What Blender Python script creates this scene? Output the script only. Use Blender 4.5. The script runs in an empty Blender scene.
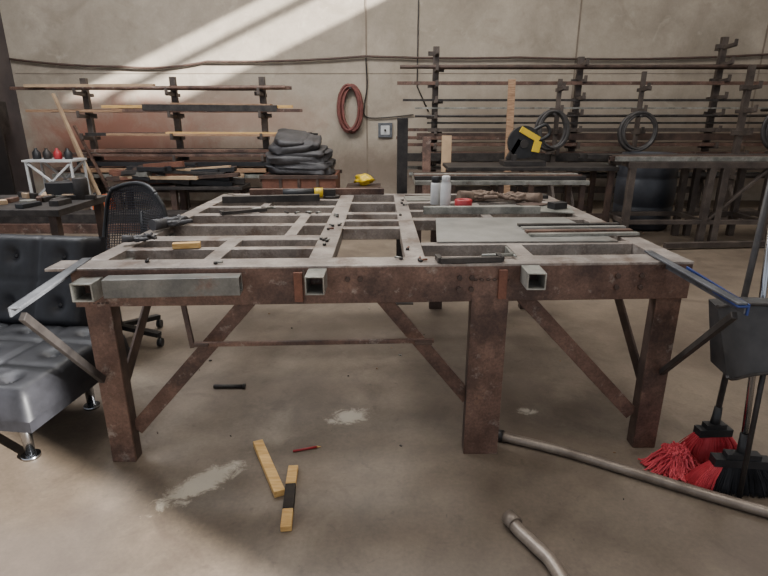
import bpy, bmesh, math, random
from mathutils import Vector, Matrix, noise, Euler
random.seed(7)
V=Vector
# ---------------------------------------------------------------- materials
def lin(c):
    return tuple(((x/255)/12.92 if x/255<=0.04045 else ((x/255+0.055)/1.055)**2.4) for x in c)
def mat(name,c1,c2=None,scale=8,rough=0.6,metal=0.0,bump=0.15,c3=None,detail=8,stretch=None,lo=0.35,hi=0.65,patch=None,speck=0.0,spec=None):
    m=bpy.data.materials.new(name); m.use_nodes=True
    nt=m.node_tree; b=nt.nodes["Principled BSDF"]
    b.inputs["Roughness"].default_value=rough; b.inputs["Metallic"].default_value=metal
    if spec is not None: b.inputs["Specular IOR Level"].default_value=spec
    if c2 is None: c2=tuple(x*0.8 for x in c1)
    tc=nt.nodes.new("ShaderNodeTexCoord"); mp=nt.nodes.new("ShaderNodeMapping")
    nt.links.new(tc.outputs["Object"],mp.inputs[0])
    if stretch: mp.inputs["Scale"].default_value=stretch
    def nz(sc,det,ro=0.6,off=0):
        n=nt.nodes.new("ShaderNodeTexNoise"); n.inputs["Scale"].default_value=sc; n.inputs["Detail"].default_value=det
        n.inputs["Roughness"].default_value=ro
        if off:
            m2=nt.nodes.new("ShaderNodeMapping"); m2.inputs["Location"].default_value=(off,off*.7,off*.3); nt.links.new(mp.outputs[0],m2.inputs[0]); nt.links.new(m2.outputs[0],n.inputs["Vector"])
        else: nt.links.new(mp.outputs[0],n.inputs["Vector"])
        return n
    n=nz(scale,detail)
    r=nt.nodes.new("ShaderNodeValToRGB")
    r.color_ramp.elements[0].position=lo; r.color_ramp.elements[1].position=hi
    r.color_ramp.elements[0].color=(*lin(c1),1); r.color_ramp.elements[1].color=(*lin(c2),1)
    if c3:
        e=r.color_ramp.elements.new(min(hi+0.1,0.98)); e.color=(*lin(c3),1)
    nt.links.new(n.outputs["Fac"],r.inputs[0]); last=r.outputs[0]
    def mix(fac,a,b_,mode):
        x=nt.nodes.new("ShaderNodeMix"); x.data_type='RGBA'; x.blend_type=mode
        if isinstance(fac,float): x.inputs[0].default_value=fac
        else: nt.links.new(fac,x.inputs[0])
        nt.links.new(a,x.inputs[6])
        if isinstance(b_,tuple): x.inputs[7].default_value=b_
        else: nt.links.new(b_,x.inputs[7])
        return x.outputs[2]
    if patch:
        for k,(pc,ps,pl,ph,am) in enumerate(patch):
            pn=nz(ps,9,0.7,5+3.3*k); mr=nt.nodes.new("ShaderNodeMapRange"); mr.inputs[1].default_value=pl; mr.inputs[2].default_value=ph; mr.inputs[4].default_value=am
            nt.links.new(pn.outputs["Fac"],mr.inputs[0]); last=mix(mr.outputs[0],last,(*lin(pc),1),'MIX')
    if speck:
        sn=nz(90,4,0.7,2.2); mr=nt.nodes.new("ShaderNodeMapRange"); mr.inputs[1].default_value=0.3; mr.inputs[2].default_value=0.7; mr.inputs[3].default_value=1-speck; mr.inputs[4].default_value=1+speck
        nt.links.new(sn.outputs["Fac"],mr.inputs[0])
        cb=nt.nodes.new("ShaderNodeCombineColor"); 
        for k in range(3): nt.links.new(mr.outputs[0],cb.inputs[k])
        last=mix(1.0,last,cb.outputs[0],'MULTIPLY')
    nt.links.new(last,b.inputs["Base Color"])
    if bump:
        bp=nt.nodes.new("ShaderNodeBump"); bp.inputs["Strength"].default_value=bump; bp.inputs["Distance"].default_value=0.01
        nt.links.new(n.outputs["Fac"],bp.inputs["Height"]); nt.links.new(bp.outputs[0],b.inputs["Normal"])
    return m
RUST=mat("rusty_brown_steel",(84,62,53),(116,90,78),6,0.5,0.25,0.25,c3=(138,106,88),patch=[((58,44,40),3,0.48,0.60,0.8),((156,146,136),13,0.58,0.70,0.6)],speck=0.28)
RUSTD=mat("dark_rusty_steel",(54,42,37),(86,68,59),7,0.6,0.2,0.2,speck=0.2)
RACKM=mat("haze_grey_rack_steel",(60,52,48),(92,82,75),5,0.55,0.2,0.2,speck=0.2)  # rack steel colour greyed and lifted to stand in for haze
TOP=mat("worn_top_steel",(116,107,101),(164,154,146),6,0.42,0.3,0.2,patch=[((96,76,64),5,0.52,0.64,0.75),((186,182,176),16,0.58,0.7,0.6)],speck=0.22)
TUBE=mat("grey_steel_tube",(106,106,100),(158,156,148),9,0.4,0.4,0.1,patch=[((94,72,60),9,0.58,0.7,0.7)],speck=0.15)
BLUEST=mat("cold_rolled_grey_steel",(74,76,80),(110,112,116),8,0.4,0.3,0.1,speck=0.15)
BLUEP=mat("blue_painted_steel",(28,44,96),(46,68,130),8,0.4,0.2,0.05)
DARK=mat("dark_steel",(42,39,38),(70,65,62),9,0.5,0.4,0.1,speck=0.15)
BLACK=mat("black_plastic",(22,22,24),(36,36,38),12,0.5,0,0.05)
RUBBER=mat("dark_rubber",(44,43,44),(74,72,74),5,0.6,0,0.2)
WOOD=mat("yellow_pine",(184,142,80),(212,172,110),10,0.6,0,0.1,stretch=(1,8,8))
WOODD=mat("aged_lumber",(124,94,70),(166,134,106),8,0.7,0,0.1,stretch=(1,8,8))
CHAR=mat("charred_wood",(24,20,18),(48,38,30),20,0.8,0,0.2)
CHROME=mat("chrome",(170,172,176),(190,192,196),3,0.2,1.0,0)
COUCH=mat("black_leatherette",(25,25,28),(38,38,42),14,0.5,0,0.08,spec=0.35)
MESHM=mat("black_mesh_fabric",(34,34,40),(46,46,54),20,0.55,0,0)
RED=mat("red_bristle",(186,50,62),(216,88,96),10,0.6,0,0)
BLKB=mat("black_bristle",(20,20,22),(40,40,44),10,0.6,0,0)
YEL=mat("yellow_plastic",(206,172,30),(226,192,50),6,0.4,0,0)
WHITE=mat("white_paint",(180,180,180),(206,206,204),6,0.45,0,0.03)
REDP=mat("red_plastic",(140,32,40),(160,44,48),6,0.4,0,0)
ORANGE=mat("orange_plastic",(176,84,44),(200,104,60),6,0.5,0,0)
CONDUIT=mat("galvanised_conduit",(104,92,82),(138,126,114),10,0.4,0.35,0.1,speck=0.1)
SHEET=mat("bare_steel_sheet",(130,129,124),(162,160,155),5,0.35,0.4,0.05,patch=[((116,98,86),4,0.56,0.7,0.5)],speck=0.08)
DRUM=mat("charcoal_drum_plastic",(36,38,44),(54,56,62),5,0.45,0,0.05)
CLOTH=mat("soiled_cloth",(86,70,60),(124,106,92),14,0.9,0,0.3)
HOSE=mat("red_brown_hose",(92,50,46),(122,70,62),14,0.6,0,0)
CABLE=mat("brown_cable",(62,48,42),(84,64,56),14,0.6,0,0)
GHOSE=mat("grey_black_hose",(40,38,38),(66,62,60),14,0.5,0,0)
RUSTBOX=mat("red_oxide_steel",(92,58,46),(122,80,62),6,0.7,0.1,0.2,speck=0.2)
CARD=mat("cardboard",(156,130,104),(178,152,122),6,0.8,0,0)
TEAL=mat("grey_mill_scale_steel",(88,88,85),(120,118,112),7,0.45,0.3,0.1,patch=[((108,80,66),8,0.55,0.68,0.6)],speck=0.15)

# ---------------------------------------------------------------- mesh builder
class M:
    def __init__(s,name):
        s.name=name; s.bm=bmesh.new(); s.mats=[]
    def mi(s,m):
        if m not in s.mats: s.mats.append(m)
        return s.mats.index(m)
    def hexa(s,pts,m):
        vs=[s.bm.verts.new(p) for p in pts]; i=s.mi(m)
        for f in ((0,3,2,1),(4,5,6,7),(0,1,5,4),(1,2,6,5),(2,3,7,6),(3,0,4,7)):
            s.bm.faces.new([vs[k] for k in f]).material_index=i
    def box(s,c,d,m,rot=(0,0,0)):
        R=Euler(rot).to_matrix(); c=V(c)
        x,y,z=[k/2 for k in d]
        s.hexa([c+R@V(p) for p in ((-x,-y,-z),(x,-y,-z),(x,y,-z),(-x,y,-z),(-x,-y,z),(x,-y,z),(x,y,z),(-x,y,z))],m)
    def bar(s,a,b,w,h,m,up=(0,0,1)):
        a,b=V(a),V(b); d=(b-a).normalized(); u=V(up)
        if abs(d.dot(u))>0.97: u=V((0,1,0))
        sd=d.cross(u).normalized(); u=sd.cross(d).normalized()
        P=[]
        for q in (a,b):
            P.append([q-sd*w/2-u*h/2,q+sd*w/2-u*h/2,q+sd*w/2+u*h/2,q-sd*w/2+u*h/2])
        s.hexa(P[0]+P[1],m)
    def angle(s,a,b,w,h,t,m,up=(0,0,1),flip=1):
        a,b=V(a),V(b); d=(b-a).normalized(); u=V(up)
        if abs(d.dot(u))>0.97: u=V((0,1,0))
        sd=d.cross(u).normalized()*flip; u=sd.cross(d).normalized()*flip
        s.bar(a+u*(h/2-t/2),b+u*(h/2-t/2),w,t,m,up)
        s.bar(a+sd*(w/2-t/2),b+sd*(w/2-t/2),t,h,m,up)
    def tube(s,a,b,w,h,t,m,up=(0,0,1)):
        a,b=V(a),V(b); d=(b-a).normalized(); u=V(up)
        if abs(d.dot(u))>0.97: u=V((0,1,0))
        sd=d.cross(u).normalized(); u=sd.cross(d).normalized()
        i=s.mi(m); R=[]
        for q in (a,b):
            for (ww,hh) in ((w/2,h/2),(w/2-t,h/2-t)):
                R.append([s.bm.verts.new(q+sd*x*ww+u*y*hh) for x,y in ((-1,-1),(1,-1),(1,1),(-1,1))])
        for k in range(4):
            n=(k+1)%4
            for A,B in ((R[0],R[2]),(R[3],R[1]),(R[1],R[0]),(R[2],R[3])):
                s.bm.faces.new([A[k],A[n],B[n],B[k]]).material_index=i
    def cyl(s,a,b,r,m,r2=None,n=16,cap=True):
        s.path([a,b],r,m,n=n,r2=r2,cap=cap)
    def path(s,pts,r,m,n=8,r2=None,cap=True,closed=False,smooth=True):
        pts=[V(p) for p in pts]; i=s.mi(m); rings=[]
        L=len(pts); ref=None
        for k,p in enumerate(pts):
            if closed: d=pts[(k+1)%L]-pts[k-1]
            else: d=pts[min(k+1,L-1)]-pts[max(k-1,0)]
            d.normalize()
            if ref is None:
                ref=V((0,0,1)) if abs(d.z)<0.9 else V((1,0,0))
            sd=d.cross(ref)
            if sd.length<1e-4: sd=d.orthogonal()
            sd.normalize(); up=sd.cross(d).normalized(); ref=up
            rr=r if r2 is None else r+(r2-r)*k/max(1,L-1)
            rings.append([s.bm.verts.new(p+(sd*math.cos(t)+up*math.sin(t))*rr) for t in [2*math.pi*j/n for j in range(n)]])
        R=range(L if closed else L-1)
        for k in R:
            A,B=rings[k],rings[(k+1)%L]
            for j in range(n):
                f=s.bm.faces.new([A[j],A[(j+1)%n],B[(j+1)%n],B[j]]); f.material_index=i; f.smooth=smooth
        if cap and not closed:
            s.bm.faces.new(rings[0][::-1]).material_index=i
            s.bm.faces.new(rings[-1]).material_index=i
    def lathe(s,c,prof,m,n=24):
        c=V(c); i=s.mi(m); rings=[]
        for r,z in prof:
            rings.append([s.bm.verts.new(c+V((r*math.cos(2*math.pi*j/n),r*math.sin(2*math.pi*j/n),z))) for j in range(n)])
        for A,B in zip(rings,rings[1:]):
            for j in range(n):
                f=s.bm.faces.new([A[j],A[(j+1)%n],B[(j+1)%n],B[j]]); f.material_index=i; f.smooth=True
        s.bm.faces.new(rings[0][::-1]).material_index=i; s.bm.faces.new(rings[-1]).material_index=i
    def blob(s,c,d,m,amp=0.3,fr=3,sub=4,seed=0,pw=1.0,rot=(0,0,0)):
        r=bmesh.ops.create_icosphere(s.bm,subdivisions=sub,radius=1.0); i=s.mi(m); c=V(c); R=Euler(rot).to_matrix()
        for v in r['verts']:
            p=v.co.copy()
            k=1+amp*noise.fractal(p*fr*0.5+V((seed*3.1,seed,0)),1.0,2.0,3)
            if pw!=1.0: p=V([math.copysign(abs(x)**pw,x) for x in p])
            q=V((p.x*d[0]*k,p.y*d[1]*k,max(-0.7,p.z)*d[2]*k))
            v.co=c+R@q
        for f in {f for v in r['verts'] for f in v.link_faces}:
            f.material_index=i; f.smooth=True
    def fn(s,nu,nv,func,m,smooth=True):
        i=s.mi(m); g=[[s.bm.verts.new(func(a/nu,b/nv)) for b in range(nv+1)] for a in range(nu+1)]
        for a in range(nu):
            for b in range(nv):
                f=s.bm.faces.new([g[a][b],g[a+1][b],g[a+1][b+1],g[a][b+1]]); f.material_index=i; f.smooth=smooth
    def done(s,bevel=0.0,recalc=True,parent=None):
        if recalc: bmesh.ops.recalc_face_normals(s.bm,faces=s.bm.faces)
        me=bpy.data.meshes.new(s.name); s.bm.to_mesh(me); s.bm.free()
        for m in s.mats: me.materials.append(m)
        o=bpy.data.objects.new(s.name,me); bpy.context.scene.collection.objects.link(o)
        if parent: o.parent=parent
        if bevel:
            b=o.modifiers.new("bevel","BEVEL"); b.width=bevel; b.segments=2; b.limit_method='ANGLE'
        return o

# ---------------------------------------------------------------- room
YB=9.6; XL=-6.15; XR=9.0; CEIL=6.0
def surf(name,c1,c2,nsc,m2lo,m2hi,patches,rough,fine=(60,0.12),stain=None,n2s=5):
    m=bpy.data.materials.new(name); m.use_nodes=True; nt=m.node_tree; N=nt.nodes; L=nt.links
    b=N["Principled BSDF"]; tc=N.new("ShaderNodeTexCoord"); b.inputs["Roughness"].default_value=rough
    def nz(sc,det=8,dist=0.0,ro=0.6):
        n=N.new("ShaderNodeTexNoise"); n.inputs["Scale"].default_value=sc; n.inputs["Detail"].default_value=det
        n.inputs["Distortion"].default_value=dist; n.inputs["Roughness"].default_value=ro; L.new(tc.outputs["Object"],n.inputs["Vector"]); return n
    def ramp(src,a,b_,ca,cb):
        r=N.new("ShaderNodeValToRGB"); r.color_ramp.elements[0].position=a; r.color_ramp.elements[1].position=b_
        r.color_ramp.elements[0].color=ca; r.color_ramp.elements[1].color=cb; L.new(src,r.inputs[0]); return r
    def mix(fac,a,b_,mode='MIX'):
        x=N.new("ShaderNodeMix"); x.data_type='RGBA'; x.blend_type=mode
        if isinstance(fac,float): x.inputs[0].default_value=fac
        else: L.new(fac,x.inputs[0])
        for s_,k in ((a,6),(b_,7)):
            if isinstance(s_,tuple): x.inputs[k].default_value=s_
            else: L.new(s_,x.inputs[k])
        return x
    n1=nz(nsc,10,0.6); base=ramp(n1.outputs["Fac"],0.3,0.7,(*lin(c1),1),(*lin(c2),1))
    n2=nz(n2s,12,0.3,0.7); m2=ramp(n2.outputs["Fac"],0.32,0.72,(m2lo,)*3+(1,),(m2hi,)*3+(1,))
    last=mix(1.0,base.outputs[0],m2.outputs[0],'MULTIPLY').outputs[2]
    if stain:
        for (sc,lo,hi,am,col) in stain:
            n3=nz(sc,9,1.0); s3=ramp(n3.outputs["Fac"],lo,hi,(0,0,0,1),(am,am,am,1))
            last=mix(s3.outputs[0],last,(*lin(col),1)).outputs[2]
    n4=nz(fine[0],3); m4=ramp(n4.outputs["Fac"],0.3,0.75,(1-fine[1],)*3+(1,),(1+fine[1]*.6,)*3+(1,))
    last=mix(1.0,last,m4.outputs[0],'MULTIPLY').outputs[2]
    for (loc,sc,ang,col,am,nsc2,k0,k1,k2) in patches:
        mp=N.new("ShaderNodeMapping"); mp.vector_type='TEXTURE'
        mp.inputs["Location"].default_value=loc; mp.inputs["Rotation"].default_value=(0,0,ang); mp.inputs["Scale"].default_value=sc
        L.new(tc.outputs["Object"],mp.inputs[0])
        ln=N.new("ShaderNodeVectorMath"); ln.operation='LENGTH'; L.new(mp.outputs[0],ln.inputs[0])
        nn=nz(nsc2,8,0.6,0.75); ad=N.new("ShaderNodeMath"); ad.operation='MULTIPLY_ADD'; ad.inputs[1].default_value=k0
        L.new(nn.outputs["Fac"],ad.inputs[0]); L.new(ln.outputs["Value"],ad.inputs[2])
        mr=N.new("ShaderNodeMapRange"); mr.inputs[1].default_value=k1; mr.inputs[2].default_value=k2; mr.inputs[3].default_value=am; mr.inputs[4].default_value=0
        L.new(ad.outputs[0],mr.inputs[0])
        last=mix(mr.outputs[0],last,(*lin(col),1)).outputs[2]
    L.new(last,b.inputs["Base Color"])
    bp=N.new("ShaderNodeBump"); bp.inputs["Strength"].default_value=0.18; bp.inputs["Distance"].default_value=0.01
    L.new(n2.outputs["Fac"],bp.inputs["Height"]); L.new(bp.outputs[0],b.inputs["Normal"])
    return m
sp=lambda x,y,sx,sy,a:((x,y,0),(sx,sy,1),a,(190,181,164),0.6,14,3.4,2.3,2.8)
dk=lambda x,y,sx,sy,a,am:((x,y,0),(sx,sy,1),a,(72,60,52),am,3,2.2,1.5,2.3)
FL=surf("stained_concrete_floor",(90,78,66),(128,114,99),1.1,0.74,1.10,
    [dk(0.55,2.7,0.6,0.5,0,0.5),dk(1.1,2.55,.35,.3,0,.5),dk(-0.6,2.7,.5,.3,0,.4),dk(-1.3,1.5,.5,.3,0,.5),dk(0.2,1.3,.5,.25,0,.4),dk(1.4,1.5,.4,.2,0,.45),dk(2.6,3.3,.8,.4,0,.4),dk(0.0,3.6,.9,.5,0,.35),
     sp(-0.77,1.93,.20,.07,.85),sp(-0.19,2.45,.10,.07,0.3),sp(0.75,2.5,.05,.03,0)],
    0.5,(60,0.14),[(2.3,0.56,0.66,0.55,(80,68,58)),(1.3,0.58,0.70,0.45,(146,134,118)),(9,0.60,0.7,0.4,(72,60,52)),(28,0.64,0.72,0.4,(60,50,44))])
wp=lambda x,z,sx,sz,col,am:((x,YB,z),(sx,5,sz),0,col,am,1.6,1.6,1.1,1.9)
WL=surf("tilt_up_concrete_wall",(148,137,122),(180,168,152),0.7,0.82,1.05,
    [wp(-4.6,1.0,1.8,.85,(142,88,70),.85),wp(-3.6,.7,2.2,.6,(126,90,76),.75),wp(-2.6,1.4,2.0,.5,(154,116,100),.5),wp(5.6,.9,2.0,.7,(128,108,92),.6),
     wp(1.0,.5,6,.55,(112,96,84),.7),wp(2.5,1.3,2.5,.6,(150,134,118),.5)],0.85,(30,0.06),[(1.0,0.56,0.68,0.5,(130,118,104)),(3.0,0.6,0.7,0.35,(192,181,164)),(2.0,0.6,0.72,0.35,(118,104,92))],n2s=4)
DKWALL=mat("dark_block_wall",(66,59,60),(86,77,75),2,0.85,0,0.2)  # dark grey-brown tone of the left wall
JOINT=mat("joint_sealant",(112,100,88),(130,118,104),6,0.9,0,0)
CEILM=mat("ceiling_deck",(160,156,150),(180,176,170),2,0.9,0,0)
b=M("floor"); b.box(((XL+XR)/2,2.8,-0.1),(XR-XL,14,0.2),FL); b.done()
b=M("wall_back"); b.box(((XL+XR)/2,YB+0.1,3),(XR-XL+.4,0.2,6.0),WL); b.done()
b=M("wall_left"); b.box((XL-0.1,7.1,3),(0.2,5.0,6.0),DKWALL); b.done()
b=M("wall_right"); b.box((XR+0.1,2.8,3),(0.2,14,6.0),WL); b.done()
SX0,SX1,SY0,SY1=4.4,6.6,3.6,7.4
b=M("ceiling")
for x0,x1,y0,y1 in ((XL,SX0,-4.2,YB),(SX1,XR,-4.2,YB),(SX0,SX1,-4.2,SY0),(SX0,SX1,SY1,YB)):
    b.box(((x0+x1)/2,(y0+y1)/2,CEIL+0.05),(x1-x0,y1-y0,0.1),CEILM)
b.box((5.35,(SY0+SY1)/2,CEIL+0.1),(0.12,SY1-SY0,0.1),CEILM)
b.done()
for i,x in enumerate((-0.29,3.15,6.2)):
    b=M("trim_%d"%(i+1)); b.box((x,YB-0.004,3),(0.025,0.008,6.0),JOINT); b.done()
b=M("trim_4"); b.box((1.4,YB-0.003,2.1),(15,0.006,0.010),JOINT); b.done()

# ---------------------------------------------------------------- big steel work table
Cn={'FL':V((-1.25,2.06)),'FR':V((1.29,2.17)),'BL':V((-1.21,4.12)),'BR':V((1.22,4.12))}
ZT=0.907
def T(x,y,z=ZT):
    """nominal table coords (x -1.23..1.26, y 2.1..4.12) -> world with small skew of the real frame"""
    u=(x+1.23)/2.49; w=(y-2.1)/2.02
    a=Cn['FL'].lerp(Cn['FR'],u); c=Cn['BL'].lerp(Cn['BR'],u); p=a.lerp(c,w)
    return V((p.x,p.y,z))
t=M("steel_work_table")
def top(x0,y0,x1,y1,w,h=0.06,m=TOP,dz=0.0):
    t.bar(T(x0,y0,ZT-h/2+dz),T(x1,y1,ZT-h/2+dz),w,h,m)
t.bar(T(-1.33,2.165,ZT-0.006),T(1.26,2.165,ZT-0.006),0.13,0.012,TOP)
t.bar(T(-1.23,2.105,ZT-0.085),T(1.26,2.105,ZT-0.085),0.012,0.155,RUST)
t.bar(T(-1.23,2.14,ZT-0.158),T(1.26,2.14,ZT-0.158),0.07,0.012,RUSTD)
top(-1.19,2.23,-1.19,4.1,0.085); top(1.21,2.23,1.21,4.1,0.1)
t.bar(T(-1.235,2.15,ZT-0.08),T(-1.235,4.1,ZT-0.08),0.012,0.15,RUSTD)
t.bar(T(1.26,2.15,ZT-0.08),T(1.26,4.1,ZT-0.08),0.012,0.15,RUSTD)
top(-1.2,4.09,1.22,4.09,0.07)
top(-0.27,2.23,-0.27,4.06,0.10); top(0.127,2.23,0.127,4.06,0.085); top(0.60,2.23,0.60,2.45,0.07); top(0.62,3.0,0.62,4.06,0.06)
top(-0.72,2.23,-0.72,2.58,0.07); top(-0.47,2.68,-0.47,3.25,0.06); top(-0.8,3.3,-0.8,4.06,0.05,dz=-0.004)
for (x0,x1,y,w) in ((-1.15,-0.32,2.42,0.05),(-1.15,-0.32,2.63,0.10),(-1.15,-0.32,2.96,0.06),(-1.15,-0.32,3.27,0.08),(-1.15,-0.32,3.55,0.06),(-1.15,-0.32,3.84,0.06),
                    (-0.22,0.085,2.86,0.06),(-0.22,0.085,3.07,0.05),(-0.22,0.085,3.3,0.07),(-0.22,0.085,3.7,0.06),
                    (0.17,1.16,2.47,0.06),(0.17,1.16,3.10,0.08),(0.17,1.16,3.38,0.06),(0.17,1.16,3.72,0.08)):
    top(x0,y,x1,y,w,dz=-0.001)
t.bar(T(-1.2,3.5,0.815),T(1.22,3.5,0.815),0.05,0.06,RUSTD)
for x0,x1 in ((-1.2,-.3),(.15,1.22)): t.bar(T(x0,2.55,0.815),T(x1,2.55,0.815),0.05,0.06,RUSTD)
t.bar(T(-1.23,4.12,ZT-0.09),T(1.26,4.12,ZT-0.09),0.02,0.16,RUSTD)
def leg(x,y,w,m=RUST,z1=0.76,tdepth=0.06,side=1):
    p0=T(x,y,0.0)
    t.box(((p0.x),p0.y,z1/2),(w,0.014,z1),m)
    t.box((p0.x+side*(w/2-0.007),p0.y+tdepth/2,z1/2),(0.014,tdepth,z1),RUSTD)
    t.box((p0.x-side*(w/2-0.007),p0.y+tdepth/2,z1/2),(0.014,tdepth,z1),RUSTD)
    for k in range(6): # weld beads at the top edge
        t.blob((p0.x-w/2+w*(k+.5)/6,p0.y-0.006,z1),(0.011,0.008,0.008),RUSTD,0.3,3,1,seed=k)
leg(-1.15,2.11,0.105); leg(0.43,2.10,0.155,z1=0.84); leg(1.19,2.115,0.105,side=-1)
for x in (-1.15,0.43,1.17): leg(x,4.05,0.10,RUSTD)
def br(a,b_,w=0.065,m=RUST,up=(0,1,0),th=0.012):
    t.bar(a,b_,w,th,m,up)
br(T(-1.1,2.15,0.14),T(-0.55,2.15,0.76)); br(T(-0.02,2.15,0.76),T(0.37,2.15,0.26),0.06); br(T(0.56,2.15,0.77),T(1.13,2.15,0.16))
br(T(-1.2,2.2,0.2),T(-1.2,2.9,0.8),0.07,RUSTD,(1,0,0)); br(T(1.22,2.2,0.2),T(1.22,2.9,0.8),0.07,RUSTD,(1,0,0))
br(T(-1.2,4.0,0.2),T(-1.2,3.4,0.8),0.07,RUSTD,(1,0,0)); br(T(1.22,4.0,0.2),T(1.22,3.4,0.8),0.07,RUSTD,(1,0,0))
br(T(-1.1,4.08,0.2),T(-0.5,4.08,0.8),0.06,RUSTD); br(T(1.1,4.08,0.2),T(0.6,4.08,0.8),0.06,RUSTD)
t.angle(T(-1.24,2.25,0.895),(-1.19,1.63,0.885),0.04,0.035,0.008,BLUEST)
t.bar((-1.19,1.66,0.86),T(-1.17,2.09,0.42),0.02,0.03,DARK)
t.angle(T(1.14,2.25,0.9),(1.165,1.65,0.89),0.035,0.04,0.008,BLUEST,flip=-1)
t.bar(T(1.175,2.0,0.895),(1.185,1.645,0.886),0.008,0.04,BLUEP); t.bar((1.172,1.80,0.900),(1.167,1.645,0.897),0.038,0.008,BLUEP)
t.bar((1.16,1.67,0.86),T(1.2,2.09,0.40),0.02,0.025,DARK)
t.tube(T(-0.27,2.6,0.86),(-0.268,1.98,0.86),0.075,0.075,0.006,TUBE)
t.tube(T(0.60,2.6,0.865),(0.60,2.02,0.865),0.075,0.07,0.006,TUBE)
t.tube(T(-1.17,2.9,0.835),(-1.165,1.97,0.835),0.085,0.075,0.007,TUBE)
t.tube((-1.09,2.012,0.847),(-0.57,2.05,0.847),0.07,0.075,0.006,TEAL)
for x in (-0.345,0.475): t.bar(T(x,2.088,0.76),T(x,2.088,0.885),0.035,0.02,RUSTBOX,(0,1,0))
for x in (-0.15,-0.1,0.30,0.35,0.95,1.05,-0.85,-0.8):
    for z in (0.80,0.85):
        p=T(x,2.1,z)
        if abs(x)<0.16 and z<0.82: continue
        t.cyl(p+V((0,-0.014,0)),p,0.012,RUSTD,n=6)
t.bar((-0.80,2.07,0.575),(0.21,2.09,0.585),0.016,0.018,RUST)
t.bar((-0.80,2.07,0.56),T(-0.82,2.12,0.77),0.02,0.015,RUSTD)
t.bar((-0.73,2.065,0.578),(-0.79,2.065,0.578),0.035,0.012,RUSTD); t.bar((0.13,2.07,0.584),(0.20,2.07,0.584),0.03,0.012,RUSTD)
t.done(bevel=0.0025)
# ---------------------------------------------------------------- things on the table
b=M("steel_sheet_plate")
b.hexa([V(p) for p in ((0.25,2.50,.909),(1.12,2.52,.909),(1.05,3.12,.909),(0.30,3.10,.909),(0.25,2.50,.914),(1.12,2.52,.914),(1.05,3.12,.914),(0.30,3.10,.914))],SHEET); b.done()
b=M("flat_bar_stock")
for i in range(4):
    y=2.62+i*0.08; b.bar((0.72,y,.921),(1.27,y+0.03,.921),0.035,0.012,(TUBE,RUST,SHEET,DARK)[i])
b.done()
b=M("steel_plate_offcuts")
b.box((0.75,3.46,.911),(0.30,0.20,.008),SHEET,(0,0,.15)); b.box((1.08,3.42,.911),(0.22,0.26,.008),TUBE,(0,0,-.2)); b.box((0.98,3.55,.919),(0.18,0.12,.008),RUSTD,(0,0,.5)); b.box((0.30,3.86,.911),(0.30,0.2,.008),TUBE,(0,0,.1)); b.box((1.02,3.9,.92),(0.3,0.1,.025),DARK,(0,0,.1)); b.box((1.1,3.42,.935),(0.10,0.07,.04),BLACK,(0,0,.4))
b.done(0.001)
b=M("square_steel_tube"); b.tube((0.24,3.27,.93),(0.95,3.28,.93),0.045,0.045,0.004,TUBE); b.done(0.002)
b=M("square_steel_tube"); b.tube((-1.1,3.68,.93),(-0.45,3.78,.93),0.045,0.045,0.004,DARK); b.done(0.002)
b=M("square_steel_tube"); b.tube((-1.0,4.05,.93),(0.0,4.09,.93),0.045,0.045,0.004,RUST); b.done(0.002)
b=M("spray_can")
b.lathe((0.40,3.52,.908),[(0.032,0),(0.034,0.004),(0.034,0.15),(0.025,0.165),(0.027,0.167),(0.027,0.195),(0.022,0.2)],WHITE); b.done()
b=M("spray_can")
b.lathe((0.345,3.62,.908),[(0.032,0),(0.034,0.004),(0.034,0.13),(0.03,0.145)],WHITE); b.lathe((0.345,3.62,1.05),[(0.03,0),(0.03,0.04),(0.026,0.045)],BLACK); b.done()
b=M("tape_roll"); 
b.lathe((0.50,3.40,.908),[(0.05,0),(0.055,0.003),(0.055,0.065),(0.05,0.068),(0.03,0.068),(0.03,0.01)],REDP); b.done()
def glove(name,c,ang,m,s=1.0):
    g=M(name); c=V(c); R=Matrix.Rotation(ang,3,'Z')
    g.blob(c,(0.07*s,0.05*s,0.028*s),m,0.35,4,4,seed=c.x)
    for k,(dy,l) in enumerate(((-0.035,0.07),(-0.012,0.09),(0.012,0.088),(0.034,0.07))):
        pts=[c+R@V((0.04*s+ l*s*q/4, dy*s, 0.005+0.012*math.sin(q*1.1+k))) for q in range(5)]
        g.path(pts,0.013*s,m,n=8,r2=0.010*s)
    pts=[c+R@V((0.0+0.012*q*s,-0.05*s-0.014*q*s,0.0+0.002*q)) for q in range(5)]
    g.path(pts,0.013*s,m,n=8,r2=0.010*s)
    g.path([c+R@V((-0.04*s,0,0.002)),c+R@V((-0.12*s,0.01,0.006))],0.026*s,m,n=12,r2=0.030*s)
    g.done()
glove("work_glove",(0.66,3.76,.943),0.4,CLOTH,1.3)
glove("work_glove",(0.93,3.70,.943),2.6,CLOTH,1.2)
glove("work_glove",(-1.14,2.85,.938),1.2,RUBBER,1.0)
glove("work_glove",(-1.15,2.48,.934),0.6,RUBBER,0.6)
b=M("angle_grinder"); b.cyl((-0.72,3.87,.945),(-0.5,3.90,.945),0.032,BLACK,n=14); b.cyl((-0.5,3.90,.945),(-0.44,3.908,.945),0.035,YEL,n=14); b.cyl((-0.38,3.915,.91),(-0.38,3.915,.925),0.058,DARK,n=24); b.box((-0.39,3.915,.945),(0.08,0.06,0.05),DARK)
b.cyl((-0.4,3.93,.945),(-0.42,4.02,.95),0.015,BLACK,n=10); b.done()
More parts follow.
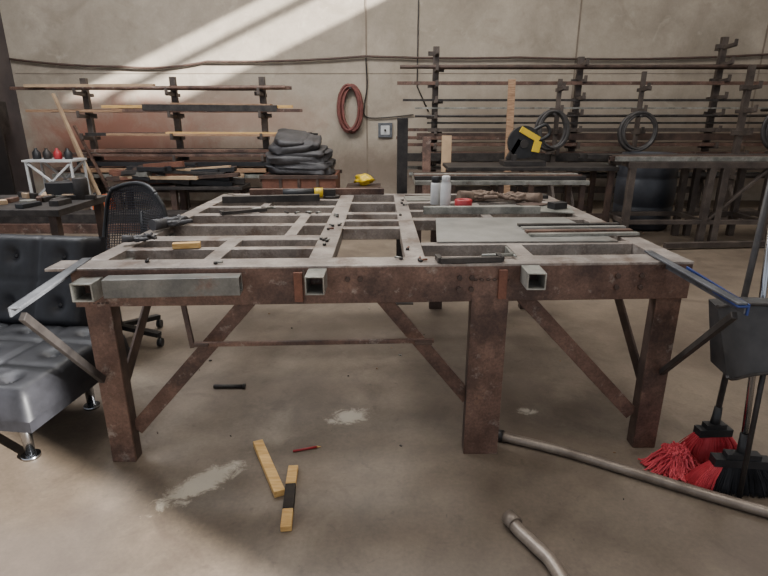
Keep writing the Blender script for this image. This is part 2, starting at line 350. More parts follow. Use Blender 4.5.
def clamp(name,c,ang):
    g=M(name); c=V(c); R=Matrix.Rotation(ang,3,'Z')
    P=lambda x,y,z:c+R@V((x,y,z))
    g.bar(P(-0.13,0,0.012),P(0.13,0,0.012),0.02,0.02,DARK); g.bar(P(-0.13,0,0.012),P(-0.13,0.07,0.012),0.02,0.02,DARK)
    g.bar(P(0.13,0,0.012),P(0.13,0.07,0.012),0.02,0.02,DARK); g.cyl(P(0.06,0.06,0.012),P(0.2,0.06,0.012),0.008,TUBE,n=8); g.cyl(P(0.2,0.03,0.012),P(0.2,0.09,0.012),0.005,TUBE,n=6); g.done()
clamp("c_clamp",(0.36,2.15,.908),0.1); clamp("c_clamp",(-0.85,3.28,.908),0.5)
b=M("wood_offcut"); b.box((-0.9,2.40,.921),(0.12,0.035,0.025),WOOD,(0,0,0.2)); b.done(0.002)
b=M("bolts_and_washers")
for i in range(24):
    x,y=random.choice(((random.uniform(-1.1,.2),random.uniform(2.13,2.21)),(random.uniform(-.31,-.24),random.uniform(2.3,4)),(random.uniform(.1,.15),random.uniform(2.3,4)),(random.uniform(-.6,-.4),random.uniform(3.25,3.3))))
    p=T(x,y,ZT+0.008); a=random.uniform(0,3)
    b.cyl(p,p+V((math.cos(a)*.03,math.sin(a)*.03,0)),0.005,random.choice((DARK,TUBE,RUSTBOX,TUBE)),n=6); b.cyl(p+V((0,0,-.006)),p+V((0,0,0.003)),0.009,DARK,n=6)
b.done()
b=M("steel_post"); b.tube((0.14,4.25,0),(0.14,4.25,1.455),0.08,0.08,0.005,DARK); b.box((0.14,4.25,0.005),(0.2,0.2,0.01),DARK); b.done(0.004)

# ---------------------------------------------------------------- floor items
b=M("wood_scrap"); b.bar((-0.594,2.19,.0165),(-0.426,1.835,.0165),0.045,0.03,WOOD); b.done(0.002)
b=M("wood_scrap"); b.bar((-0.398,2.01,.0135),(-0.39,1.89,.0135),0.042,0.024,WOOD); b.bar((-0.39,1.89,.0135),(-0.376,1.74,.0135),0.0425,0.0245,CHAR); b.bar((-0.376,1.74,.0135),(-0.367,1.641,.0135),0.042,0.024,WOOD); b.done(0.002)
b=M("carpenter_pencil"); b.cyl((-0.421,2.14,.006),(-0.315,2.174,.006),0.0055,REDP,n=6); b.cyl((-0.315,2.174,.006),(-0.295,2.18,.004),0.0055,WOOD,r2=0.001,n=6); b.done()
b=M("steel_rod_scrap"); b.cyl((-0.97,2.75,.012),(-0.805,2.75,.012),0.011,DARK,n=10); b.cyl((-0.805,2.75,.012),(-0.79,2.75,.012),0.016,DARK,n=10); b.done()
b=M("floor_debris")
for i in range(80):
    y=random.uniform(1.6,8.0); x=random.uniform(-.7,.7)*y
    if abs(x)>1.3 and y<2.4: continue
    s=random.uniform(.003,.006)*(1+y*.12); b.box((x,y,s*.45),(s*random.uniform(.8,3),s,s*.8),random.choice((DARK,RUSTD,CHAR,WOODD,TUBE,RUSTD)),(0,0,random.uniform(0,3)))
b.done()
def smooth(pts,k=6):
    P=[V(p) for p in pts]; out=[]
    for i in range(len(P)-1):
        p0=P[max(i-1,0)];p1=P[i];p2=P[i+1];p3=P[min(i+2,len(P)-1)]
        for j in range(k):
            s=j/k; out.append(0.5*((2*p1)+(p2-p0)*s+(2*p0-5*p1+4*p2-p3)*s*s+(3*p1-p0-3*p2+p3)*s**3))
    out.append(P[-1]); return out
b=M("conduit_pipe"); b.path(smooth([(0.55,2.24,.024),(0.809,2.12,.024),(1.03,1.99,.024),(1.30,1.825,.024),(1.52,1.70,.024),(1.9,1.47,.024)]),0.022,CONDUIT,n=14)
b.cyl((0.53,2.25,.027),(0.57,2.232,.027),0.027,DARK,n=14); b.done()
b=M("conduit_elbow"); b.path(smooth([(0.484,1.67,.027),(0.50,1.62,.027),(0.535,1.555,.027),(0.585,1.44,.027),(0.60,1.2,.027),(0.55,0.9,.027)]),0.025,CONDUIT,n=14)
b.cyl((0.475,1.69,.03),(0.492,1.645,.03),0.030,CONDUIT,n=16); b.done()

def broom(name,base,top_,headdir,w,mB,mH,fan,pole,nb=420,L=0.16,red_frac=0.0):
    g=M(name); base=V(base); hd=V(headdir).normalized(); nrm=hd.cross(V((0,0,1))).normalized()
    zc=L
    g.path([base+V((0,0,zc+0.03)),V(top_)],0.0125,pole,n=12)
    g.cyl(base+V((0,0,zc)),base+V((0,0,zc))+ (V(top_)-base).normalized()*0.12,0.022,mH,n=12,r2=0.016)
    A=base-hd*w/2+V((0,0,zc)); B=base+hd*w/2+V((0,0,zc))
    g.bar(A,B,0.05,0.035,mH)
    g.bar(A+hd*w*0.2+V((0,0,0.025)),B-hd*w*0.2+V((0,0,0.025)),0.04,0.03,mH)
    for i in range(nb):
        u=random.uniform(-1,1); v=random.uniform(-1,1)
        s0=base+hd*u*w*0.47+nrm*v*0.018+V((0,0,zc-0.01))
        e=base+hd*u*(w*0.47+fan)+nrm*(v*0.05)+V((random.uniform(-.01,.01),random.uniform(-.01,.01),0.004+random.uniform(0,0.015)))
        mid=(s0+e)/2+hd*u*fan*0.12
        m_=RED if (u<-1+2*red_frac) else mB
        g.path([s0,mid,e],0.0026,m_,n=3,r2=0.0018,cap=False,smooth=False)
    return g
g=broom("push_broom",(1.46,1.88,0),(1.50,2.10,1.38),(1,-0.10,0),0.22,BLKB,BLACK,0.08,CHROME,nb=1500,L=0.14,red_frac=0.17); g.done(recalc=False)
g=broom("angle_broom",(1.475,2.10,0),(1.535,2.16,1.55),(1,0.05,0),0.15,RED,BLACK,0.07,GHOSE,nb=900,L=0.14); g.done(recalc=False)
g=M("red_string_mop")
for i in range(560):
    u=random.random(); st=V((1.285+random.uniform(-.04,.04),2.035+random.uniform(-.03,.03),0.05+random.uniform(0,.04)))
    ang=math.pi*2*u; l=random.uniform(0.05,0.13)*(1.0 if math.sin(ang)<0.2 else 0.5)
    pts=[]
    for q in range(6):
        s=q/5
        pts.append(st+V((math.cos(ang)*l*s+0.010*math.sin(q*2.3+i),math.sin(ang)*l*0.9*s+0.010*math.cos(q*1.9+i),-(st.z-0.008)*min(1,s*1.2)+random.uniform(0,0.02)*(1-s))))
    g.path(pts,0.0045,RED,n=4,cap=True)
g.box((1.285,2.035,0.065),(0.06,0.04,0.03),RED)
g.done(recalc=False)
g=M("lobby_dustpan")
def dp(u,v):
    x=1.23+u*0.32; z=0.585+v*0.25
    bulge=0.05*math.sin(math.pi*u)*(1-0.3*v)
    cr=0.03*(abs(2*u-1)**6)*(1-v)
    return V((x-0.02*v+0.03*(1-v)*(0.5-u), 1.87-0.02*u+bulge+0.03*v, z+0.02*u*(1-v)-0.02*(1-v)*(1-u)+cr))
DP=mat("scuffed_black_plastic",(34,33,34),(58,56,56),9,0.5,0,0.1,patch=[((96,90,84),11,0.6,0.72,0.5)])
g.fn(12,8,dp,DP)
g.fn(12,8,lambda u,v: dp(u,v)-V((0,0.06+0.05*(1-v),0))+V((0,0,-0.01)),DP)
g.fn(12,3,lambda u,v: dp(u,1)-V((0,0.06*v,0.01*v)),DP)
g.fn(8,3,lambda u,v: dp(0,u)-V((0,(0.06+0.05*(1-u))*v,0.01*v)),DP)
g.fn(8,3,lambda u,v: dp(1,u)-V((0,(0.06+0.05*(1-u))*v,0.01*v)),DP)
g.fn(12,3,lambda u,v: dp(u,0)-V((0,(0.11)*v,0.01*v)),DP)
g.path([dp(i/12,1)-V((0,0.06,0.008)) for i in range(13)],0.007,DARK,n=8); g.path([dp(i/12,0)-V((0,0.11,0.008)) for i in range(13)],0.006,DARK,n=8)
g.cyl((1.43,1.84,0.80),(1.45,1.98,1.62),0.011,BLUEP,n=10); g.cyl((1.42,1.9,0.80),(1.47,1.93,0.80),0.03,BLACK,n=12)
g.cyl((1.44,1.86,0.8),(1.42,1.79,0.0),0.010,DARK,n=10)
g.done()

# ---------------------------------------------------------------- couch
def cushion(g,o,ax,ay,n,w,h,th,nu,nv,m):
    o,ax,ay,n=V(o),V(ax).normalized(),V(ay).normalized(),V(n).normalized()
    def e(s,d): return 1-max(0,1-min(s,1-s)*d/0.05)**2.2*1.0
    def hgt(u,v):
        k=max(0.0,e(u,w))*max(0.0,e(v,h)); k=k**0.5
        fu=(u*nu)%1; fv=(v*nv)%1
        d2=((fu-.5)*w/nu)**2+((fv-.5)*h/nv)**2
        b_=0.034*math.exp(-d2/0.0012)
        su=min(fu,1-fu)*w/nu; crease=0.012*math.exp(-(su/0.012)**2) if 0.04<u<0.96 else 0
        sv=min(fv,1-fv)*h/nv; crease+=0.008*math.exp(-(sv/0.012)**2) if 0.04<v<0.96 else 0
        wr=0.003*noise.noise(V((u*w*14,v*h*14,nu)))
        return th*k-b_*k-crease*k+wr*k
    g.fn(int(w*60),int(h*60),lambda u,v:o+ax*u*w+ay*v*h+n*hgt(u,v),m)
    g.hexa([o-n*th*0.35,o+ax*w-n*th*0.35,o+ax*w+ay*h-n*th*0.35,o+ay*h-n*th*0.35,o+n*0.002,o+ax*w+n*0.002,o+ax*w+ay*h+n*0.002,o+ay*h+n*0.002],m)
    for a in range(nu):
        for c in range(nv):
            u=(a+.5)/nu; v=(c+.5)/nv; p=o+ax*u*w+ay*v*h+n*(hgt(u,v)+0.002)
            r=bmesh.ops.create_icosphere(g.bm,subdivisions=2,radius=0.014,matrix=Matrix.Translation(p)); i=g.mi(m)
            for f in {f for vv in r['verts'] for f in vv.link_faces}: f.material_index=i; f.smooth=True
g=M("tufted_futon_couch")
yd=V((0.12,1,0)).normalized(); xd=V((-1,0.12,0)).normalized()   # yd front->back, xd towards the far (left) end
O=V((-1.40,1.86,0.33)); W=1.85
g2n=V((0,0,1))
cushion(g,O,xd,yd,g2n,W,0.72,0.13,6,3,COUCH)
g.box(tuple(O+xd*W/2+yd*0.42+V((0,0,-0.06))),(W-0.1,0.72,0.04),BLACK,(0,0,-0.12))
bn=(-yd*0.93+V((0,0,0.36))).normalized(); bu=(V((0,0,0.93))+yd*0.36).normalized()
cushion(g,O+xd*0.22+yd*0.76+V((0,0,0.07)),xd,bu,bn,W-0.22,0.50,0.12,6,2,COUCH)
g.bar(O+xd*0.4+yd*0.78+V((0,0,-.04)),O+xd*0.4+yd*0.98+V((0,0,.4)),0.05,0.03,BLACK); g.bar(O+xd*1.5+yd*0.78+V((0,0,-.04)),O+xd*1.5+yd*0.98+V((0,0,.4)),0.05,0.03,BLACK)
for (a,c) in ((0.24,0.22),(1.6,0.22),(0.24,0.66),(1.6,0.66)):
    p=O+xd*a+yd*c
    g.cyl((p.x,p.y,0.0),(p.x,p.y,0.015),0.04,CHROME,n=20); g.cyl((p.x,p.y,0.015),(p.x,p.y,0.26),0.021,CHROME,n=20,r2=0.025)
g.done(recalc=True)

# ---------------------------------------------------------------- office chair
g=M("mesh_office_chair")
C=V((-1.80,3.40,0)); R=Matrix.Rotation(math.radians(-25),3,'Z')
P=lambda x,y,z:C+R@V((x,y,z))
def bk(u,v):
    a=(u-.5)*2; wd=0.22+0.08*math.sin(math.pi*min(1,v*0.75+0.2)); 
    return P(a*wd*(1-0.12*max(0,v-.85)/.15),0.22+0.10*v-0.05*a*a+0.03*math.sin(math.pi*v),0.50+0.54*v-0.05*a*a*v)
def rib(fn_,m,r): g.path([fn_(i/40) for i in range(41)],r,m,n=8)
for e in (0,1): rib(lambda s:bk(e,s),BLACK,0.014); rib(lambda s:bk(s,e),BLACK,0.014)
for k in range(1,30): g.path([bk(k/30,j/12) for j in range(13)],0.0034,MESHM,n=4,cap=False)
for k in range(1,30): g.path([bk(j/12,k/30) for j in range(13)],0.0034,MESHM,n=4,cap=False)
g.fn(10,10,lambda u,v:P((u-.5)*0.5,-0.25+v*0.48,0.44-0.03*(1-v)**3+0.012*math.cos(2*math.pi*u)),MESHM)
g.path([P((a)*0.25,b_*0.24,0.435) for a,b_ in ((-1,-1),(0,-1.08),(1,-1),(1.02,0),(1,1),(0,1),(-1,1),(-1.02,0))],0.018,BLACK,n=8,closed=True)
g.path([P(0,0,0.42),P(0,0.2,0.42),P(0,0.30,0.55),P(0,0.33,0.85)],0.025,BLACK,n=8)
for sx in (-1,1):
    g.path(smooth([P(sx*0.2,0.2,0.5),P(sx*0.31,0.2,0.55),P(sx*0.32,0.1,0.66)]),0.016,BLACK,n=8)
    g.box(tuple(P(sx*0.32,-0.02,0.67)),(0.09,0.27,0.03),BLACK,(0,0,math.radians(-25)))
g.cyl(P(0,0,0.1),P(0,0,0.42),0.028,DARK,n=14); g.box(tuple(P(0,0,0.41)),(0.2,0.25,0.05),BLACK,(0,0,math.radians(-25)))
for k in range(5):
    a=k*2*math.pi/5+0.2; e=P(0.31*math.cos(a),0.31*math.sin(a),0.085)
    g.bar(P(0,0,0.12),e,0.045,0.03,BLACK); g.cyl(e-V((0.015,0,0.055)),e+V((0.015,0,-0.055)),0.029,BLACK,n=14); g.cyl(e-V((0,0,0.03)),e,0.01,DARK,n=8)
g.done(recalc=True)

# ---------------------------------------------------------------- left bench w/ clutter
g=M("cluttered_workbench")
g.box((-3.1,4.25,0.80),(1.5,0.75,0.05),DARK); 
for x in (-3.8,-2.42):
    for y in (3.93,4.57): g.box((x,y,0.3875),(0.06,0.06,0.775),RUSTD)
g.box((-3.1,4.25,0.25),(1.4,0.6,0.03),RUSTD)
for i in range(26):
    x=random.uniform(-3.3,-2.45); y=random.uniform(4.0,4.5)
    g.box((x,y,0.842),(random.uniform(.08,.25),random.uniform(.03,.08),random.uniform(.03,.05)),random.choice((DARK,BLACK,TUBE,RUST,CARD,BLACK)),(0,0,random.uniform(0,3)))
g.box((-2.62,4.45,0.89),(0.22,0.15,0.13),BLACK,(0,0,.2)); g.lathe((-2.45,4.4,.826),[(.05,0),(.055,.01),(.055,.16),(.05,.17)],DARK,n=16)
g.done(0.003)

g=M("scissor_cart")
for y in (7.75,8.1):
    g.bar((-5.0,y,0.3),(-4.42,y,0.80),0.03,0.03,WHITE); g.bar((-5.0,y,0.80),(-4.42,y,0.3),0.03,0.03,WHITE)
    g.bar((-5.05,y,0.22),(-4.38,y,0.22),0.03,0.04,WHITE)
    for x in (-5.03,-4.40): g.bar((x,y,0.1),(x,y,0.83),0.03,0.03,WHITE); g.cyl((x-.02,y,0.05),(x+.02,y,0.05),0.05,BLACK,n=14)
g.box((-4.72,7.93,0.84),(0.7,0.42,0.03),WHITE); g.box((-4.72,7.93,0.22),(0.65,0.38,0.02),DARK); g.done(0.003)
for x,m in ((-4.95,BLACK),(-4.8,DARK),(-4.65,REDP),(-4.5,BLACK)):
    g=M("plastic_jug"); g.lathe((x,7.9,.856),[(0.05,0),(0.055,0.01),(0.055,0.09),(0.02,0.13),(0.02,0.15)],m,n=14); g.done()

# ---------------------------------------------------------------- racks
def post(g,x,y,h,zs,m=RACKM,w=0.09,arm=0.32,both=True,am=None):
    am=am or m
    g.bar((x,y,0),(x,y,h),w,w*0.8,m); g.box((x,y,0.01),(0.3,0.9,0.02),m)
    g.bar((x,y-0.4,0.03),(x,y,0.5),0.04,0.04,m)
    for k,z in enumerate(zs):
        g.bar((x,y,z),(x,y-arm,z+0.02),0.05,0.05,am); g.bar((x,y-arm,z),(x,y-arm,z+0.09),0.04,0.03,am)
        g.box((x+(0.05 if k%2 else -0.05),y-0.02,z+.02),(0.14,0.05,0.06),am)
        if both: g.bar((x,y,z),(x,y+arm*0.6,z),0.05,0.05,am)
YR=8.75
def ramp_(a,b_,n): return [a+(b_-a)*i/(n-1) for i in range(n)]
g=M("cantilever_stock_rack")
for x in (-4.55,-3.2,-1.85): post(g,x,YR,1.98 if x<-4 else 2.0,[0.45,0.78,1.1,1.42,1.74])
g.bar((-4.55,YR+.03,0.3),(-1.85,YR+.03,0.3),0.05,0.08,RACKM); RK1=g.done(0.003)
def stock(name,items,parent):
    g=M(name)
    for (x0,x1,y,z,w,h,m,kind) in items:
        if kind=='t': g.tube((x0,y,z),(x1,y+random.uniform(-.03,.03),z),w,h,0.006,m)
        elif kind=='c': g.cyl((x0,y,z),(x1,y,z+random.uniform(-.0,.01)),w/2,m,n=10)
        else: g.bar((x0,y,z),(x1,y+random.uniform(-.05,.05),z+random.uniform(-.02,.01)),w,h,m)
    return g.done(0.002,parent=parent)
it=[]
def layer(x0,x1,z,n,ms,w=0.05,y0=None):
    for i in range(n):
        y=(YR-0.1 - i*0.22/max(1,n)) if y0 is None else y0-i*0.07
        a=random.uniform(-.35,.35); c=random.uniform(-.35,.35)
        it.append((x0+a,x1+c,y,z+0.045+w/2,w,w*random.uniform(.6,1),random.choice(ms),random.choice('tcb')))
layer(-5.3,-3.0,1.76,4,(RUST,DARK,WOODD)); layer(-5.2,-2.6,1.44,2,(RUSTD,WOODD)); layer(-3.9,-1.5,1.44,3,(DARK,WOODD,RUST),0.06); layer(-3.9,-1.5,1.50,2,(RUSTD,WOOD),0.05)
layer(-3.5,-1.6,1.76,4,(DARK,RUST),0.06); layer(-4.8,-1.5,0.8,4,(DARK,RUST,TUBE)); layer(-4.8,-1.6,0.48,5,(DARK,RUSTD,TUBE),0.07); layer(-4.4,-1.2,1.1,3,(RUSTD,DARK,WOODD),.05)
layer(-4.6,-1.9,0.86,3,(DARK,RUST,CARD)); layer(-4.8,-1.7,0.56,4,(DARK,RUSTD,WOODD),0.07); layer(-4.6,-1.6,0.65,3,(DARK,RUSTBOX,BLACK),0.08)
it.append((-3.3,-1.35,YR-.2,1.15+.03,0.14,0.05,WOOD,'b')); it.append((-3.2,-1.7,YR-.12,1.60,0.2,0.05,WOODD,'b'))
it.append((-3.6,-1.6,YR-.24,1.56,0.09,0.09,DARK,'b')); it.append((-5.3,-3.4,YR-.24,1.86,0.1,0.04,CARD,'b'))
stock("steel_bar_stock",it,RK1)
g=M("leaning_lumber")
for i,(x0,x1,z) in enumerate(((-4.25,-4.85,1.75),(-4.35,-4.8,1.55),(-4.1,-4.65,1.3))):
    g.bar((x0,8.25+0.05*i,0.02),(x1,8.40+.03*i,z),0.05,0.03,(CARD,CARD,RUST)[i])
g.done(0.003,parent=RK1)
g=M("steel_offcut_pile")
for i in range(70):
    x=random.uniform(-3.6,-2.4); z=0.50+0.26*random.random()*(1-abs(x+3.0)/1.1); y=random.uniform(7.75,8.1)
    l=random.uniform(.3,.9); a=random.uniform(-.12,.12)
    g.bar((x-l/2,y,z+.05),(x+l/2,y+a,z+.05+random.uniform(-.06,.06)),random.uniform(.04,.14),random.uniform(.03,.08),random.choice((DARK,BLACK,RUSTD,TUBE,CARD,BLACK,RUSTBOX,BLACK)))
for y in (7.75,8.1): 
    for x in (-3.8,-3.0,-2.1): g.box((x,y,0.25),(0.08,0.08,0.5),RUSTD)
g.box((-2.95,7.92,0.47),(1.9,0.5,0.04),DARK)
g.done(0.002)
g=M("orange_fuel_can"); g.box((-4.1,7.9,0.14),(0.26,0.2,0.28),ORANGE); g.cyl((-4.18,7.9,.28),(-4.22,7.9,.38),0.02,BLACK,n=10); g.path(smooth([(-4.12,7.9,.27),(-4.1,7.9,.34),(-4.02,7.9,.34),(-4.0,7.9,.27)]),.014,ORANGE,n=8); g.done(0.02)
g=M("rusty_steel_bin")
cx,cy=-1.15,7.75
for (dx,dy,sx,sy) in ((0,-.35,1.0,.03),(0,.35,1.0,.03),(-.485,0,.03,.7),(.485,0,.03,.7)): g.box((cx+dx,cy+dy,0.38),(sx,sy,0.6),RUSTBOX)
g.box((cx,cy,0.1),(1.0,0.7,0.03),RUSTBOX); g.box((cx,cy-.37,0.66),(1.06,0.03,0.05),RUSTD); g.box((cx,cy+.37,0.66),(1.06,0.03,0.05),RUSTD)
for x in (-.42,.42):
    for y in (-.3,.3): g.box((cx+x,cy+y,0.045),(0.08,0.08,0.09),RUSTD)
for k in (-.25,0,.25): g.box((cx+k,cy-.372,0.38),(0.04,0.02,0.56),RUSTD)
g.box((cx,cy,0.665),(0.98,0.7,0.02),RUSTD)
g.done(0.003)
g=M("rubber_mat_pile")
zz=0.685
for i,(w,th,ox,tl) in enumerate(((.46,.075,0,0),(.42,.07,.04,.06),(.44,.08,-.05,-.05),(.36,.07,.0,.08),(.34,.08,-.08,-.06),(.24,.06,-.12,.12))):
    g.blob((cx+ox,cy,zz+th*0.7),(w,0.3,th),RUBBER,0.18,2.5,4,seed=i,pw=0.45,rot=(0.05*i,tl,0.1*(i%3-1))); zz+=th*1.12
g.done()
g=M("cantilever_stock_rack")
post(g,0.78,YR,2.42,ramp_(0.5,2.3,9),arm=0.25); post(g,2.95,YR,2.28,ramp_(0.5,2.15,8),arm=0.3); post(g,5.05,YR,2.55,ramp_(0.5,2.4,9),arm=0.3)
g.bar((0.78,YR+.05,0.3),(5.05,YR+.05,0.3),0.06,0.1,RACKM)
post(g,2.55,8.35,1.95,(0.9,1.2,1.5,1.8),w=0.06,arm=0.2); post(g,3.75,8.35,2.05,(0.9,1.2,1.5,1.8),w=0.06,arm=0.2)
post(g,5.0,7.9,2.1,(0.6,0.9,1.2,1.5,1.8),w=0.08,arm=0.25); post(g,5.75,8.2,2.1,(0.9,1.2,1.5,1.8),w=0.06,arm=0.25)
RK2=g.done(0.003)
it=[]
for z,n,w in ((0.5,3,.08),(0.62,2,.06),(0.74,3,.08),(0.85,2,.05),(0.97,2,.07),(1.08,2,.05),(1.19,2,.06),(1.3,1,.04),(1.4,2,.04),(1.52,1,.03),(1.63,1,.04),(1.86,2,.05),(2.08,2,.06)):
    layer(0.5,6.6,z-0.03,n,(DARK,RUSTD,TUBE,RACKM,RUST),w)
it.append((0.5,6.8,YR-.2,1.14,0.06,0.10,RUSTD,'b')); it.append((0.3,4.2,YR-.3,0.84,0.06,0.12,DARK,'b')); it.append((1.1,3.9,YR-.34,0.70,0.06,0.10,TUBE,'b'))
stock("steel_bar_stock",it,RK2)
def plank(x0,x1,z,w,m):
    g=M("leaning_plank"); g.bar((x0,7.95,0.01),(x1,8.12,z),w,0.03,m,(0,1,0)); g.done(0.002)
plank(1.80,1.80,1.93,0.10,WOODD); plank(0.90,0.91,1.17,0.14,CARD); plank(0.62,0.62,1.15,0.12,RUST)
def coil(name,c,rx,rz,n,m,r=0.018,yend=None,parent=None):
    g=M(name); pts=[]; rnd=random.Random(int(c[0]*10))
    amp=[(rnd.uniform(-.12,.08),rnd.uniform(-.05,.05),rnd.uniform(-.04,.04)) for _ in range(n+2)]
    for i in range(n*28+1):
        a=2*math.pi*i/28; f=i/28; k0=amp[int(f)]; k1=amp[int(f)+1]; s=f-int(f)
        k,ox,oy=[k0[j]*(1-s)+k1[j]*s for j in range(3)]
        pts.append(V((c[0]+rx*(1+k)*math.sin(a)+ox,c[1]+oy,c[2]-rz*(1+k)*math.cos(a)-abs(k)*0.25)))
    g.path(pts,r,m,n=6)
    g.cyl((c[0],c[1]-0.07,c[2]+rz-0.05),(c[0],(YB-.001) if yend is None else yend,c[2]+rz-0.05),0.02,DARK,n=10)
    g.done(parent=parent)
coil("coiled_air_hose",(-0.56,YB-0.08,1.56),0.17,0.36,9,HOSE,0.02)
coil("coiled_air_hose",(3.62,8.0,1.24),0.24,0.25,9,GHOSE,0.02,8.4,RK2)
coil("coiled_air_hose",(2.40,8.0,1.26),0.20,0.25,9,GHOSE,0.02,8.4,RK2)
coil("coiled_air_hose",(5.45,7.7,1.30),0.24,0.27,9,GHOSE,0.02,8.2,RK2)
g=M("air_hose_line")
def sag(a,b_,s,n=14):
    a,b_=V(a),V(b_); return [a.lerp(b_,i/n)-V((0,0,4*s*(i/n)*(1-i/n))) for i in range(n+1)]
g.path(sag((XL+.03,YB-.05,2.32),(-4.3,YB-.05,2.2),0.03)+sag((-4.3,YB-.05,2.2),(-2.9,YB-.05,2.28),0.05)[1:]+sag((-2.9,YB-.05,2.28),(-0.3,YB-.05,2.36),0.03)[1:]+sag((-0.3,YB-.05,2.36),(2.2,YB-.05,2.34),0.02)[1:]+sag((2.2,YB-.05,2.34),(6.5,YB-.05,2.40),0.05)[1:],0.018,CABLE,n=8)
g.path(smooth([(-0.3,YB-.03,2.33),(-0.28,YB-.03,1.9),(-0.33,YB-.03,1.6),(-0.25,YB-.03,1.4),(0.5,YB-.03,1.45)]),0.012,DARK,n=6)
g.done()
g=M("electrical_cable")
g.path([(0.55,YB-.015,4.5),(0.55,YB-.015,1.9),(0.75,YB-.015,1.5)],0.012,DARK,n=6); g.done()
g=M("hose_bracket_panel"); g.box((0.02,YB-0.02,1.20),(0.24,0.04,0.24),BLUEST); g.box((0.02,YB-.045,1.20),(0.15,0.01,0.15),WHITE); g.cyl((0.02,YB-.05,1.20),(0.02,YB-.09,1.20),0.02,DARK,n=10); g.done(0.003)
g=M("plastic_drum")
g.lathe((3.5,7.3,0.0),[(0.30,0),(0.34,0.03),(0.36,0.1),(0.37,0.3),(0.36,0.31),(0.37,0.33),(0.375,0.5),(0.37,0.66),(0.36,0.68),(0.37,0.7),(0.36,0.86),(0.33,0.93),(0.34,0.95),(0.34,0.98),(0.31,0.98),(0.31,0.95)],DRUM,n=36); g.done()
g=M("steel_saw_bench")
g.box((1.75,6.75,0.86),(2.0,0.65,0.04),DARK)
for x in (0.82,1.75,2.68):
    for y in (6.48,7.02): g.bar((x,y,0),(x,y,0.84),0.06,0.06,RUSTD)
for y in (6.48,7.02): g.bar((0.82,y,0.3),(2.68,y,0.3),0.04,0.06,RUSTD)
g.done(0.003)
g=M("chop_saw")
c=V((1.68,6.72,0.88))
g.box(tuple(c+V((0,0,0.03))),(0.5,0.3,0.055),DARK); g.box(tuple(c+V((-.12,0,0.09))),(0.06,0.2,0.08),DARK)
g.cyl(c+V((0,-0.03,0.27)),c+V((0,0.04,0.27)),0.19,BLACK,n=32); g.cyl(c+V((0,-0.05,0.25)),c+V((0,-0.03,0.25)),0.05,DARK,n=20)
g.cyl(c+V((0.02,0.04,0.26)),c+V((0.02,0.25,0.26)),0.09,YEL,n=20)
g.bar(c+V((-.18,0,0.06)),c+V((-.05,0,0.3)),0.06,0.06,DARK); g.path(smooth([c+V((.1,0,0.40)),c+V((.25,0,0.47)),c+V((.3,0,0.36)),c+V((.17,0,0.28))]),0.022,BLACK,n=10)
g.box(tuple(c+V((0.06,-0.04,0.36))),(0.26,0.025,0.07),YEL,(0,0.5,0)); g.box(tuple(c+V((0.15,-0.04,0.22))),(0.09,0.03,0.13),YEL,(0,0.2,0))
g.done(0.003)
g=M("steel_sawhorse_frame")
x0,x1=2.75,5.3
for y in (6.2,6.75):
    g.bar((x0,y,0.93),(x1,y,0.93),0.07,0.07,RACKM); g.bar((x0,y,0.28),(x1,y,0.28),0.05,0.05,RACKM)
    for x in (2.8,3.7,3.85,4.4,5.2): g.bar((x,y,0),(x,y,0.9),0.07,0.07,RACKM)
for x in (2.8,3.7,4.4,5.2): g.bar((x,6.2,0.93),(x,6.75,0.93),0.06,0.06,RACKM); g.bar((x,6.2,0.28),(x,6.75,0.28),0.05,0.05,RACKM)
g.bar((3.72,6.2,0.28),(4.35,6.2,0.9),0.05,0.03,RACKM); g.bar((3.2,6.0,0.05),(4.6,6.12,0.05),0.06,0.06,RACKM)
FR=g.done(0.003)
it=[]
for i in range(7): it.append((2.5+random.uniform(-.3,.3),5.2,6.22+i*0.075,0.993,0.05,0.05,random.choice((DARK,RUSTD,TUBE)),'t'))
stock("steel_bar_stock",it,FR)
g=M("steel_tool_cabinet"); g.box((-0.30,8.0,0.25),(0.5,0.5,0.44),RUSTD); g.box((-0.30,7.745,0.36),(0.44,0.015,0.16),DARK); g.box((-0.30,7.745,0.15),(0.44,0.015,0.16),DARK); g.cyl((-0.4,7.73,0.36),(-0.2,7.73,0.36),0.01,TUBE,n=8); g.cyl((-0.4,7.73,0.15),(-0.2,7.73,0.15),0.01,TUBE,n=8)
for x in (-.5,-.1): g.box((x,8,0.015),(0.06,0.4,0.03),BLACK)
g.done(0.004)
g=M("yellow_rag"); g.blob((-0.29,8.0,0.55),(0.14,0.12,0.08),YEL,0.6,3,3,seed=4); g.done()
g=M("long_steel_bench")
g.box((1.15,5.55,0.84),(1.7,0.5,0.04),TUBE)
for x in (.35,1.15,1.95):
    for y in (5.35,5.75): g.bar((x,y,0),(x,y,0.82),0.05,0.05,RUSTD)
for k in range(4): g.bar((.3,5.36+.12*k,0.88),(1.98,5.37+.12*k,0.88),0.04,0.04,(DARK,RUST,TUBE,RUSTD)[k])
g.done(0.003)
g=M("steel_beam_stack")
for i in range(4): g.bar((-5.4,6.9+.12*i,0.06),(-2.0,6.9+.12*i,0.06),0.1,0.12,RUST)
for i in range(3): g.bar((-5.2,6.96+.12*i,0.18),(-2.4,6.96+.12*i,0.18),0.1,0.12,DARK)
g.done(0.003)
g=M("conduit_riser")
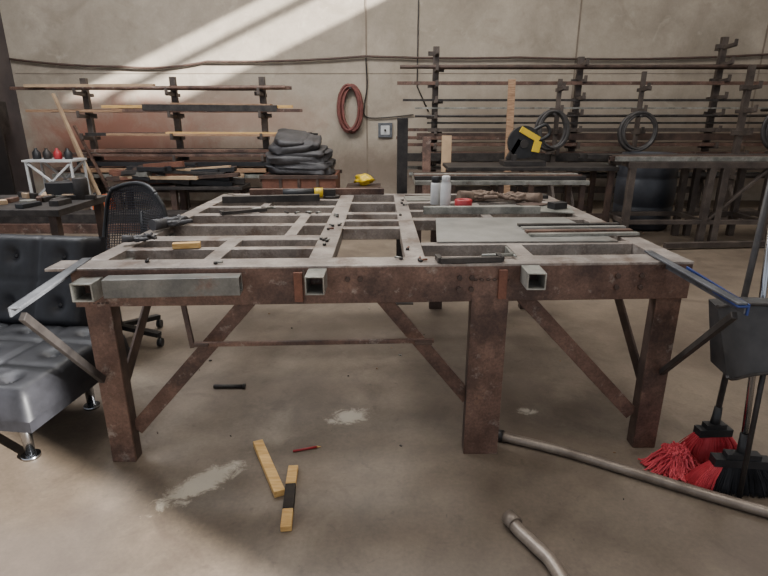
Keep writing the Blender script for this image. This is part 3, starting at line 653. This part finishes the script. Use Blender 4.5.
g.cyl((XL+.06,8.9,0),(XL+.06,8.9,5.9),0.05,DARK,n=12); g.box((XL+.08,8.9,1.4),(0.14,0.3,0.5),DARK); g.done()
g=M("steel_locker"); g.box((-5.9,8.1,0.85),(0.4,0.6,1.66),DARK); g.box((-5.69,8.1,0.9),(0.015,0.5,1.4),BLACK); g.box((-5.68,7.9,0.95),(0.02,0.02,0.15),TUBE); g.box((-5.9,8.1,0.01),(0.36,0.5,0.02),DARK); g.done(0.004)

# ---------------------------------------------------------------- lights
def area(name,loc,size,power,col,rot=(0,0,0),sy=None):
    l=bpy.data.lights.new(name,'AREA'); l.energy=power; l.color=col; l.size=size
    if sy: l.shape='RECTANGLE'; l.size_y=sy
    o=bpy.data.objects.new(name,l); o.location=loc; o.rotation_euler=rot; bpy.context.scene.collection.objects.link(o)
area("ceiling_skylight_lamp",(-0.3,5.8,5.9),3,320,(1,0.97,0.91),sy=2)
area("ceiling_skylight_lamp.001",(-3.8,4.5,5.9),2.5,400,(0.95,0.97,1),sy=2)
area("ceiling_skylight_lamp.002",(1.0,0.5,5.9),3,140,(1,0.96,0.9),sy=2)
area("ceiling_skylight_lamp.003",(5.5,5.0,5.8),2,90,(1,0.93,0.84),sy=2)
sl=bpy.data.lights.new("sun","SUN"); sl.energy=30; sl.angle=0.012; sl.color=(1,0.97,0.92)
so=bpy.data.objects.new("sun",sl); bpy.context.scene.collection.objects.link(so)
so.rotation_euler=V((-1,0.6,-0.44)).to_track_quat('-Z','Y').to_euler()
w=bpy.data.worlds.new("World"); bpy.context.scene.world=w; w.use_nodes=True
bg=w.node_tree.nodes["Background"]; bg.inputs[0].default_value=(0.84,0.90,1,1); bg.inputs[1].default_value=0.85
# ---------------------------------------------------------------- camera
cd=bpy.data.cameras.new("camera"); cd.sensor_width=36; cd.lens=25.3; cd.clip_start=0.05
co=bpy.data.objects.new("camera",cd); co.location=(0,0,1.5); co.rotation_euler=(math.radians(90-18.1),0,0)
bpy.context.scene.collection.objects.link(co); bpy.context.scene.camera=co
